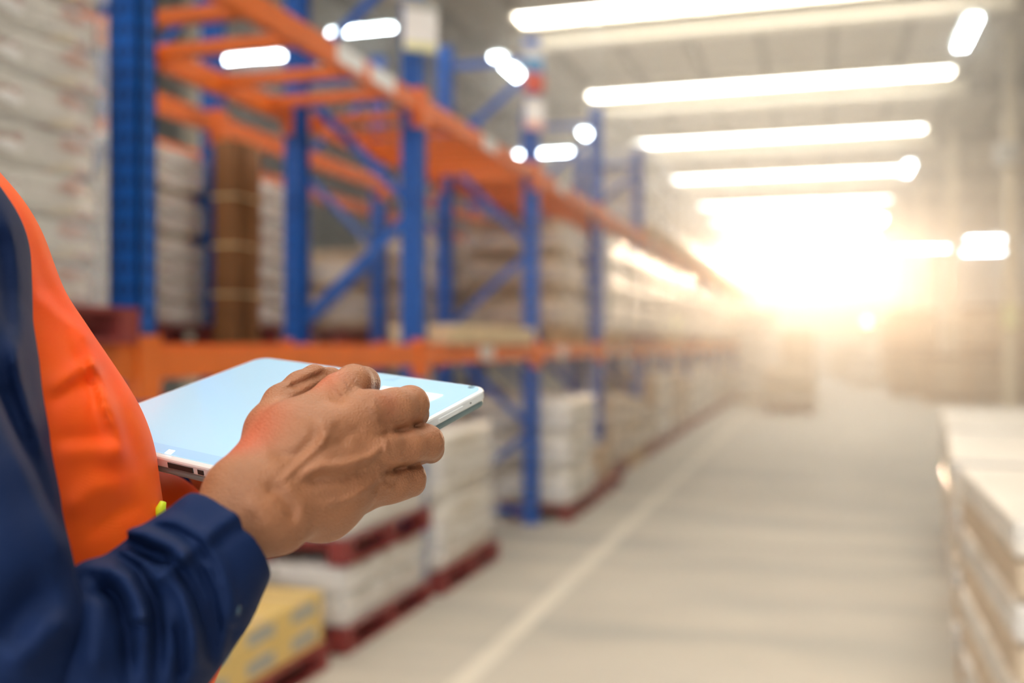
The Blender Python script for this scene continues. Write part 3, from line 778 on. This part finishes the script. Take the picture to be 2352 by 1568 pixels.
scr = tpart('screen', slab(-a_ + .0035, a_ - .0035, -b_ + .0045, b_ - .003, 0.0001, .0004, .009, 8), SCR, 'pale blue lit glass screen')
def sq(name, a0, a1, b0, b1, z, m, lab=None): return tpart(name, MB().add([tuple(CM @ Vector(tc_ + tu * x_ + tv * y_ + tn * (z + dz))) for dz in (0, .0001) for (x_, y_) in ((a0, b0), (a1, b0), (a1, b1), (a0, b1))], [(3, 2, 1, 0), (4, 5, 6, 7), (0, 1, 5, 4), (1, 2, 6, 5), (2, 3, 7, 6), (3, 0, 4, 7)]), m, lab)
sq('task_bar', -a_ + .005, a_ - .005, -b_ + .005, -b_ + .016, .0005, SCB, 'slightly darker bar along the near edge of the screen')
def ontab(px, py):      # where a sight line meets the glass, in tablet metres
    r_ = cp(px, py, 1.0); k_ = (tc_ @ tn) / (r_ @ tn); p_ = r_ * k_ - tc_; return float(p_ @ tu), float(p_ @ tv), k_
def quad_on(name, pts, z, m, lab=None):
    P = [ontab(*p)[:2] for p in pts]
    return tpart(name, MB().add([tuple(CM @ Vector(tc_ + tu * x_ + tv * y_ + tn * (z + dz))) for dz in (0, .0001) for (x_, y_) in P], [(3, 2, 1, 0), (4, 5, 6, 7), (0, 1, 5, 4), (1, 2, 6, 5), (2, 3, 7, 6), (3, 0, 4, 7)]), m, lab)
quad_on('menu_icon', [(378, 1043), (392, 1046), (403, 1037), (389, 1034)], .0007, SCW)
quad_on('window_panel', [(868, 905), (985, 923), (1018, 909), (880, 889)], .0007, SCW, 'white window open on the screen')
quad_on('screen_line', [(880, 874), (905, 877), (920, 869), (917, 868)], .0007, SCB)
# side buttons and holes on the right-hand edge, port on the near edge
def edge_box(name, t0, t1, z0, z1, out, m):      # along the right side
    return tpart(name, slab(a_ - .0006, a_ + out, t0, t1, z0, z1, min(.0008, out), 3), m)
def tedge(px, py):      # distance along the right side for a picture point
    r_ = cp(px, py, 1.0); pl = tc_ + tu * a_; k_ = (pl @ tu) / (r_ @ tu); return float((r_ * k_ - tc_) @ tv)
v0, v1 = tedge(1005, 948), tedge(1062, 926)
print('button', v0, v1, TWD, TLN)
edge_box('volume_button', v0, v1, -.0056, -.0030, .0009, TWH)
h0 = tedge(1080, 914); edge_box('microphone_hole', h0 - .0008, h0 + .0008, -.0045, -.0036, .0002, HOLE)
def nedge(px, py):      # distance along the near side for a picture point
    r_ = cp(px, py, 1.0); pl = tc_ - tv * b_; k_ = (pl @ tv) / (r_ @ tv); return float((r_ * k_ - tc_) @ tu)
e0, e1, e2, e3 = nedge(388, 1076), nedge(446, 1090), nedge(456, 1092), nedge(470, 1096)
q = slab(e0, e1, -b_ - .0006, -b_ + .0005, -.0062, -.0026, .0004, 3); tpart('port', q, HOLE)
q = slab(e2, e3, -b_ - .0005, -b_ + .0005, -.0060, -.0028, .0004, 3); tpart('socket', q, HOLE)
q = MB()
cx0, cy0, _ = ontab(1083, 890)
for rr in (.0014, .0026): q.tube([tuple(CM @ Vector(tc_ + tu * (cx0 + rr * math.cos(a)) + tv * (cy0 + rr * math.sin(a)) + tn * .0006)) for a in [2 * math.pi * k_ / 20 for k_ in range(21)]], .00022, 5)
tpart('speaker_mark', q, TGR)

# ------------------------------------------------------------------ the worker
per = thing('person', 'worker in a navy shirt and orange vest, right hand reaching over a tablet', 'person', (CM @ Vector(cp(-160, 900, .82))).xy.to_3d())
PINV = Matrix.Translation(-Vector(per.location))
def ppart(name, me, lab=None):
    o = obj(name, me); o.parent = per; o.matrix_parent_inverse = PINV
    if lab: o['label'] = lab
    return o
# right hand and forearm: one surface
lo, hi = bounds((250, 760, .60), (1090, 800, .60), (1060, 1400, .60), (300, 1420, .48), (300, 1400, .78), (1050, 820, .78), m=.012)
H = Field(lo, hi, .00115)
H.chain([(300, 1430, .53, 74), (480, 1265, .562, 88), (560, 1175, .577, 102)], .012)
H.chain([(545, 1110, .585, 52), (560, 1120, .585, 56)], .014)
H.chain([(560, 1130, .585, 62), (660, 985, .612, 50), (776, 903, .64, 40)], .016)
H.chain([(585, 1145, .580, 66), (715, 1020, .604, 52), (852, 942, .630, 42)], .016)
H.chain([(615, 1180, .580, 66), (745, 1085, .604, 54), (880, 1028, .630, 40)], .016)
H.chain([(640, 1195, .585, 58), (770, 1145, .612, 50), (868, 1103, .636, 36)], .016)
H.chain([(660, 1170, .605, 60), (740, 1170, .625, 60), (840, 1115, .655, 46)], .016)    # heel of the hand
H.chain([(650, 1080, .62, 60), (790, 1010, .655, 54)], .016)
H.chain([(655, 1225, .582, 26)], .012)                                                # bump of the wrist bone
# fingers
H.chain([(776, 903, .640, 42), (812, 880, .655, 39), (834, 880, .672, 37)], .007)
H.chain([(834, 880, .672, 37), (836, 896, .694, 30), (828, 912, .705, 25)], .004)
H.chain([(852, 942, .630, 42), (905, 938, .645, 43), (942, 929, .662, 42)], .007)
H.chain([(942, 929, .662, 42), (950, 950, .682, 33), (930, 965, .695, 27)], .004)
H.chain([(880, 1028, .630, 40), (930, 1026, .646, 42), (978, 1016, .662, 40)], .006)
H.chain([(978, 1016, .662, 40), (985, 1030, .688, 33), (950, 1048, .705, 27)], .004)
H.chain([(868, 1108, .636, 38), (905, 1108, .648, 38), (940, 1100, .66, 37)], .006)
H.chain([(850, 1130, .645, 30), (915, 1118, .66, 26)], .01)
H.chain([(940, 1097, .66, 36), (945, 1108, .684, 30), (905, 1112, .70, 25)], .004)
# thumb
H.chain([(585, 1060, .605, 46), (620, 985, .63, 46), (646, 925, .648, 38)], .014)
H.chain([(646, 925, .648, 38), (690, 888, .662, 32), (722, 866, .672, 27)], .007)
H.chain([(722, 866, .672, 27), (760, 872, .682, 26), (790, 880, .690, 22)], .004)
# gaps between the fingers
H.chain([(905, 988, .612, 10), (960, 977, .625, 11), (1005, 966, .635, 12)], .003, sub=True)
H.chain([(908, 1075, .615, 9), (955, 1064, .630, 10), (990, 1061, .64, 12)], .003, sub=True)
H.creases([
    ([(640, 1110), (690, 1062), (735, 1020), (760, 985)], 9, 2.2),                 # vein
    ([(690, 1090), (740, 1070), (800, 1066), (850, 1050), (885, 1022)], 11, 2.8),
    ([(735, 1160), (790, 1150), (845, 1120), (880, 1092)], 9, 1.7),
    ([(700, 1105), (745, 1098), (800, 1096), (850, 1072)], 14, -2.8),
    ([(620, 1050), (680, 1045), (715, 1010), (735, 975)], 14, -1.9),
    ([(760, 970), (790, 1000), (775, 1035)], 17, -1.6),
    ([(840, 985), (800, 1010), (750, 1050)], 16, -1.3),
    ([(735, 960), (745, 1000), (735, 1030)], 11, 1.7),
    ([(600, 1120), (640, 1130), (670, 1165), (676, 1205)], 17, -2.6),
    ([(640, 1110), (690, 1160), (690, 1210)], 17, 1.4),
    ([(850, 1130), (880, 1105), (920, 1112)], 9, -1.6),
    ([(560, 1150), (600, 1180), (625, 1225)], 19, 1.7),
    ([(840, 905), (880, 925), (905, 960)], 13, -1.2), ([(868, 960), (900, 985)], 9, -1.6), ([(862, 1045), (905, 1073)], 9, -1.4),
    ([(852, 942), (870, 935)], 28, 2.0), ([(880, 1028), (895, 1026)], 26, 1.6), ([(776, 903), (800, 885)], 30, 1.9), ([(868, 1103), (885, 1100)], 22, 1.2),
    ([(660, 892), (700, 876), (752, 854)], 7, -2.9),
    ([(790, 960), (700, 1010), (620, 1090)], 13, 0.7), ([(860, 975), (760, 1040), (650, 1130)], 12, 1.0),
    ([(872, 1000), (905, 991), (940, 985), (1000, 970)], 7, -5.0), ([(880, 1084), (910, 1078), (940, 1070), (1000, 1058)], 7, -5.0),
    ([(928, 1040), (932, 1010)], 4, -.35), ([(962, 905), (978, 935)], 5, -.4), ([(1000, 1000), (1005, 1035)], 5, -.4),
    ([(800, 850), (830, 870)], 5, -.35), ([(640, 905), (675, 885)], 5, -.4), ([(625, 915), (655, 905)], 5, -.35),
    ([(500, 1075), (560, 1120), (590, 1160)], 6, -.35), ([(520, 1065), (580, 1110), (610, 1150)], 5, -.3),
])
body = ppart('right_hand', H.mesh('right_hand', [SKIN], 2), 'tanned right hand and wrist, veins standing out, fingers curled over the tablet edge')

# shirt sleeve: cuff and forearm
lo, hi = bounds((-260, 1000, .50), (660, 1000, .60), (660, 1600, .46), (-300, 1750, .40), (600, 1500, .66), (-200, 1700, .62), m=.01)
SL = Field(lo, hi, .0014)
SL.chain([(575, 1180, .57, 120), (505, 1250, .558, 134), (425, 1348, .545, 160)], .004)
SL.chain([(425, 1348, .545, 158), (335, 1440, .530, 182), (230, 1520, .512, 205), (90, 1610, .492, 215), (-80, 1700, .475, 215)], .012)
SL.creases([
    ([(315, 1206), (395, 1214), (455, 1246), (490, 1305), (510, 1365), (530, 1480)], 8, -4.0),   # cuff seam
    ([(335, 1190), (410, 1196), (474, 1232), (510, 1300), (532, 1365), (552, 1450)], 14, 2.5),
    ([(440, 1262), (500, 1205), (570, 1165)], 20, 4.5), ([(480, 1270), (530, 1225), (590, 1200)], 16, -2.0),
    ([(245, 1250), (290, 1244), (340, 1272), (400, 1300)], 16, -11.2), ([(255, 1222), (330, 1222), (400, 1256), (440, 1300)], 18, 7.5),
    ([(195, 1282), (260, 1276), (315, 1306), (352, 1376), (364, 1450), (362, 1568)], 17, -13.8),
    ([(165, 1300), (240, 1290), (290, 1322), (325, 1390), (335, 1500)], 26, 8.8),
    ([(330, 1250), (400, 1296), (452, 1370), (478, 1450), (498, 1540)], 19, -10.0),
    ([(345, 1345), (395, 1295), (440, 1262)], 18, 7.5), ([(375, 1290), (425, 1370), (445, 1450), (450, 1540)], 20, 8.8),
    ([(450, 1285), (488, 1370), (508, 1480)], 13, -6.2), ([(470, 1280), (505, 1350), (528, 1450)], 11, 3.8),
    ([(222, 1335), (270, 1380), (293, 1450), (298, 1568)], 19, -12.5), ([(215, 1360), (222, 1430), (215, 1560)], 34, 7.5),
    ([(300, 1440), (352, 1430)], 11, -4.4), ([(300, 1424), (352, 1412)], 12, 3.8),
    ([(405, 1420), (418, 1490), (412, 1568)], 14, -6.2),
    ([(540, 1430), (535, 1480), (520, 1520)], 14, -5.0),
])
ax_ = cp(560, 1205, .566) - cp(300, 1445, .520); ax_ /= np.linalg.norm(ax_); c0 = cp(533, 1230, .560)
g_ = [SL.lo[i] + SL.vox * np.arange(SL.n[i]) for i in range(3)]
pl_ = (g_[0][:, None, None] - c0[0]) * ax_[0] + (g_[1][None, :, None] - c0[1]) * ax_[1] + (g_[2][None, None, :] - c0[2]) * ax_[2]
SL.f = (-smin(-SL.f, -pl_, .003)).astype(np.float32)       # the cuff's open end
SL.chain([(640, 1128, .585, 100), (560, 1205, .566, 112), (500, 1268, .557, 122)], .002, sub=True)
slv = ppart('shirt_sleeve', SL.mesh('shirt_sleeve', [NAVY], 3), 'navy twill shirt sleeve with buttoned cuff')
bt = Field(*bounds((520, 1370, .50), (600, 1460, .56), m=.006), .0006)
bt.chain([(540, 1400, .5235, 15)], .001, scale=(1, 1, 1.6)); bt.chain([(537, 1402, .515, 3)], .001, sub=True)
ob = obj('cuff_button', bt.mesh('cuff_button', [mat('dark_button', (0.02, 0.05, 0.09), 0.2)], 1), slv); ob.matrix_parent_inverse = Matrix.Identity(4)

# torso with the shirt, upper arm, and the vest over it
def torso(Fd, off):
    T = [(-800, 60, .66, 330), (-670, 250, .655, 400), (-560, 420, .65, 404), (-448, 560, .645, 404), (-328, 700, .64, 404), (-270, 860, .64, 404), (-175, 1000, .64, 404), (-88, 1130, .64, 404), (-60, 1300, .64, 400), (-90, 1500, .64, 390), (-95, 1800, .65, 380)]
    P = [(cp(*p[:3]), p[3] * p[2] / F + off) for p in T]
    for (a, ra), (b2, rb_) in zip(P, P[1:]): Fd.cap(a, b2, ra, rb_, .01, False, (1, 1, 1.30))
    T = [(-520, 150, .80, 250), (-430, 420, .80, 300), (-250, 700, .80, 305), (-110, 1000, .81, 305), (-60, 1300, .81, 310), (-60, 1800, .81, 310)]
    P = [(cp(*p[:3]), p[3] * p[2] / F + off) for p in T]
    for (a, ra), (b2, rb_) in zip(P, P[1:]): Fd.cap(a, b2, ra, rb_, .03, False, (1, 1, 1.1))
lo = np.array([-.80, -.42, -1.00]); hi = np.array([-.14, .30, -.50])
TO = Field(lo, hi, .0045); torso(TO, 0)
TO.chain([(-395, 150, .74, 120), (-395, 40, .78, 130)], .03)
ppart('shirt_body', TO.mesh('shirt_body', [NAVY], 2))
VE = Field(lo, hi, .0028); torso(VE, .007)
VE.chain([(320, 1250, .79, 175), (330, 1500, .79, 175)], .01)            # far front flap hanging forward
VE.creases([
    ([(60, 430), (110, 560), (165, 690), (215, 830), (262, 960), (300, 1090)], 21, 4.5),
    ([(50, 470), (95, 600), (150, 730), (200, 860), (235, 990)], 21, -4.5),
    ([(90, 640), (140, 700), (205, 745)], 16, -4.5), ([(90, 670), (150, 735), (215, 790)], 18, 4.5),
    ([(110, 900), (180, 850), (235, 830)], 18, 3.9), ([(105, 930), (180, 880), (250, 860)], 16, -3.6),
    ([(120, 1010), (200, 1005), (280, 1000)], 19, -3.3), ([(130, 1040), (210, 1030), (300, 1040)], 19, 3.3),
    ([(150, 760), (205, 820), (232, 900), (240, 960)], 14, 3.6), ([(140, 1180), (220, 1120), (300, 1110)], 25, 3.9), ([(200, 1230), (260, 1180), (330, 1150)], 19, -3.6),
    ([(240, 830), (275, 930), (300, 1010), (330, 1100)], 16, -4.5), ([(255, 900), (262, 1000), (255, 1080)], 25, 3.0),
])
yy = VE.lo[1] + VE.vox * np.arange(VE.n[1])
VE.f = np.maximum(VE.f, np.abs(yy - (-.09))[None, :, None].astype(np.float32) - .29)
ppart('safety_vest', VE.mesh('safety_vest', [VEST], 4), 'fluorescent orange sleeveless safety vest')
LT = MB()
pts = [CM @ Vector(cp(px, py, .64)) for px, py in ((362, 1192), (368, 1172), (375, 1152))]
LT.tube(pts, [.003, .0035, .002], 8); lt = ppart('edge_tape', LT.mesh('edge_tape', LIME, True), 'lime yellow tape on the vest edge')
lo, hi = bounds((-520, 200, .55), (250, 1750, .60), (250, 1750, .42), (-700, 1750, .42), (200, 250, .72), m=.03)
UA = Field(lo, hi, .0022)
UA.chain([(-410, 250, .62, 200), (-322, 420, .60, 240), (-232, 600, .58, 255), (-228, 760, .565, 252), (-205, 900, .55, 250), (-172, 1080, .54, 245), (-120, 1250, .535, 225), (-60, 1400, .53, 200), (-40, 1540, .52, 200)], .02)
UA.chain([(-290, 760, .50, 190), (-225, 980, .485, 205), (-130, 1180, .475, 205), (-60, 1320, .47, 205), (-30, 1450, .468, 208), (-40, 1640, .465, 210)], .003)
UA.creases([
    ([(10, 470), (35, 600), (45, 760), (40, 880)], 19, 7.2), ([(0, 520), (20, 640), (20, 800)], 25, -9.0),
    ([(0, 700), (30, 820), (70, 960), (110, 1090)], 19, 7.2), ([(0, 850), (40, 960), (85, 1060), (125, 1180)], 16, -7.2),
    ([(0, 960), (60, 1090), (120, 1220), (150, 1290)], 16, 4.5),
    ([(20, 1560), (60, 1490), (110, 1440), (170, 1420)], 41, 7.2), ([(0, 1480), (60, 1400), (130, 1350)], 48, -9.0),
])
ppart('upper_sleeve', UA.mesh('upper_sleeve', [NAVY], 3))
# the rest of the worker, above and below the picture and behind the tablet
c_ = cp
Bd = Field(np.array([-.72, -1.60, -1.20]), np.array([.02, .50, -.62]), .009)
hipR, hipL = np.array([-.42, -.48, -.77]), np.array([-.42, -.48, -.93])
for hp, fz in ((hipR, -.74), (hipL, -.96)):
    Bd.cap(hp, (hp[0] + .02, -.97, fz), .095, .062, .03); Bd.cap((hp[0] + .02, -.97, fz), (hp[0] - .02, -1.40, fz), .064, .055, .01)
Bd.cap((-.43, -.30, -.85), (-.42, -.46, -.85), .13, .125, .03)
TR = ppart('trousers', Bd.mesh('trousers', [TROU], 2))
for fz in (-.74, -.96):
    B2 = Field(np.array([-.55, -1.51, fz - .1]), np.array([-.15, -1.30, fz + .1]), .006)
    B2.cap((-.44, -1.40, fz), (-.44, -1.455, fz), .058, .052, .01); B2.cap((-.44, -1.455, fz), (-.27, -1.462, fz), .045, .036, .02)
    B2.f = np.maximum(B2.f, (-1.499 - (B2.lo[1] + B2.vox * np.arange(B2.n[1])))[None, :, None].astype(np.float32))
    ppart('boot', B2.mesh('boot', [HOLE], 1))
hc = np.array([-.545, .40, -.83])
HD = Field(hc - .2, hc + .2, .0035)
HD.cap(hc + [-.03, .035, 0], hc + [.0, .03, 0], .088, .085, .02, False, (1, 1, 1.15)); HD.cap(hc + [.01, -.03, 0], hc + [.035, -.075, 0], .065, .042, .03)
HD.cap(hc + [-.045, -.05, 0], hc + [-.06, -.17, 0], .058, .062, .03)
HD.cap(hc + [.085, .015, 0], hc + [.103, -.018, 0], .010, .014, .012); HD.cap(hc + [.074, -.047, -.02], hc + [.074, -.047, .02], .010, .010, .006)
HD.cap(hc + [.07, -.057, -.018], hc + [.07, -.057, .018], .002, .002, .003, sub=True)
for sz in (-1, 1):
    HD.cap(hc + [.083, .018, sz * .032], hc + [.083, .018, sz * .033], .013, .013, .01, sub=True); HD.cap(hc + [.072, .018, sz * .032], hc + [.072, .018, sz * .032], .013, .013, .002)
    HD.cap(hc + [.085, .038, sz * .018], hc + [.08, .038, sz * .045], .006, .005, .008)
    HD.cap(hc + [-.012, .02, sz * .078], hc + [-.005, -.02, sz * .077], .013, .008, .004); HD.cap(hc + [-.004, .012, sz * .088], hc + [-.002, -.002, sz * .086], .006, .004, .003, sub=True)
ppart('head', HD.mesh('head', [SKIN], 2))
HR = Field(hc - .2, hc + .2, .0035); HR.cap(hc + [-.035, .042, 0], hc + [-.012, .044, 0], .096, .090, .02, False, (1, 1, 1.12)); HR.cap(hc + [.07, -.04, 0], hc + [.12, -.01, 0], .085, .1, .01, sub=True)
HR.cap(hc + [-.005, -.035, -.1], hc + [-.005, -.035, .1], .05, .05, .01, sub=True)
ppart('hair', HR.mesh('hair', [HAIR], 1))
# left arm under the tablet, palm up
lsh = np.array([-.60, .04, -.98]); lel = np.array([-.50, -.24, -.96]); lwr = np.array([-.24, -.10, -.88])
LA = Field(np.array([-.70, -.34, -1.14]), np.array([-.18, .16, -.74]), .0045)
LA.cap(lsh, lel, .06, .052, .01); LA.cap(lel, lwr + (lel - lwr) * .18, .052, .042, .01)
ppart('left_sleeve', LA.mesh('left_sleeve', [NAVY], 2))
LHf = Field(np.array([-.34, -.20, -1.0]), np.array([-.04, -.03, -.64]), .0022)
u_ = tn * -1
def lt_(a, b2, c): return tc_ + tu * (a - .02) + tv * (b2 + .045) + tn * c
LHf.cap(lwr + (lel - lwr) * .3, lt_(-.03, .03, -.045), .028, .024, .01)
LHf.cap(lt_(-.03, .03, -.043), lt_(-.01, -.01, -.034), .020, .018, .012)
for i, (da, L_) in enumerate(((-.030, .062), (-.010, .072), (.010, .068), (.028, .054))):
    a0 = lt_(-.012 + da, -.012, -.030); a1 = lt_(-.010 + da * 1.3, -.012 - L_ * .5, -.024); a2 = lt_(-.008 + da * 1.45, -.012 - L_, -.0225)
    LHf.cap(lt_(-.02 + da * .6, .02, -.036), a0, .013, .0105, .008); LHf.cap(a0, a1, .0095, .0085, .003); LHf.cap(a1, a2, .0085, .0072, .002)
LHf.cap(lt_(-.05, .02, -.038), lt_(-.075, -.01, -.027), .0125, .0105, .008); LHf.cap(lt_(-.075, -.01, -.027), lt_(-.085, -.035, -.0235), .0105, .0085, .002)
ppart('left_hand', LHf.mesh('left_hand', [SKIN], 2))
# PERSON_END

# ------------------------------------------------------------------ haze volume, added to make the warm glow and washed-out distance
if HAZE:
    hz = MB().box(XL + .05, XR - .05, 6.0, YF - .1, .001, ZC - .7)
    hm = bpy.data.materials.new('glow_haze_scatter'); hm.use_nodes = True; n = hm.node_tree.nodes; n.clear()
    o_ = n.new('ShaderNodeOutputMaterial'); v = n.new('ShaderNodeVolumeScatter'); v.inputs['Density'].default_value = HAZE
    v.inputs['Anisotropy'].default_value = HAZE_G; v.inputs['Color'].default_value = (1.0, 0.91, 0.80, 1)
    hm.node_tree.links.new(v.outputs[0], o_.inputs['Volume'])
    tag(obj('glow_haze', hz.mesh('glow_haze', hm)), 'thin haze volume added for the warm glow in the far hall', 'haze', kind='stuff')
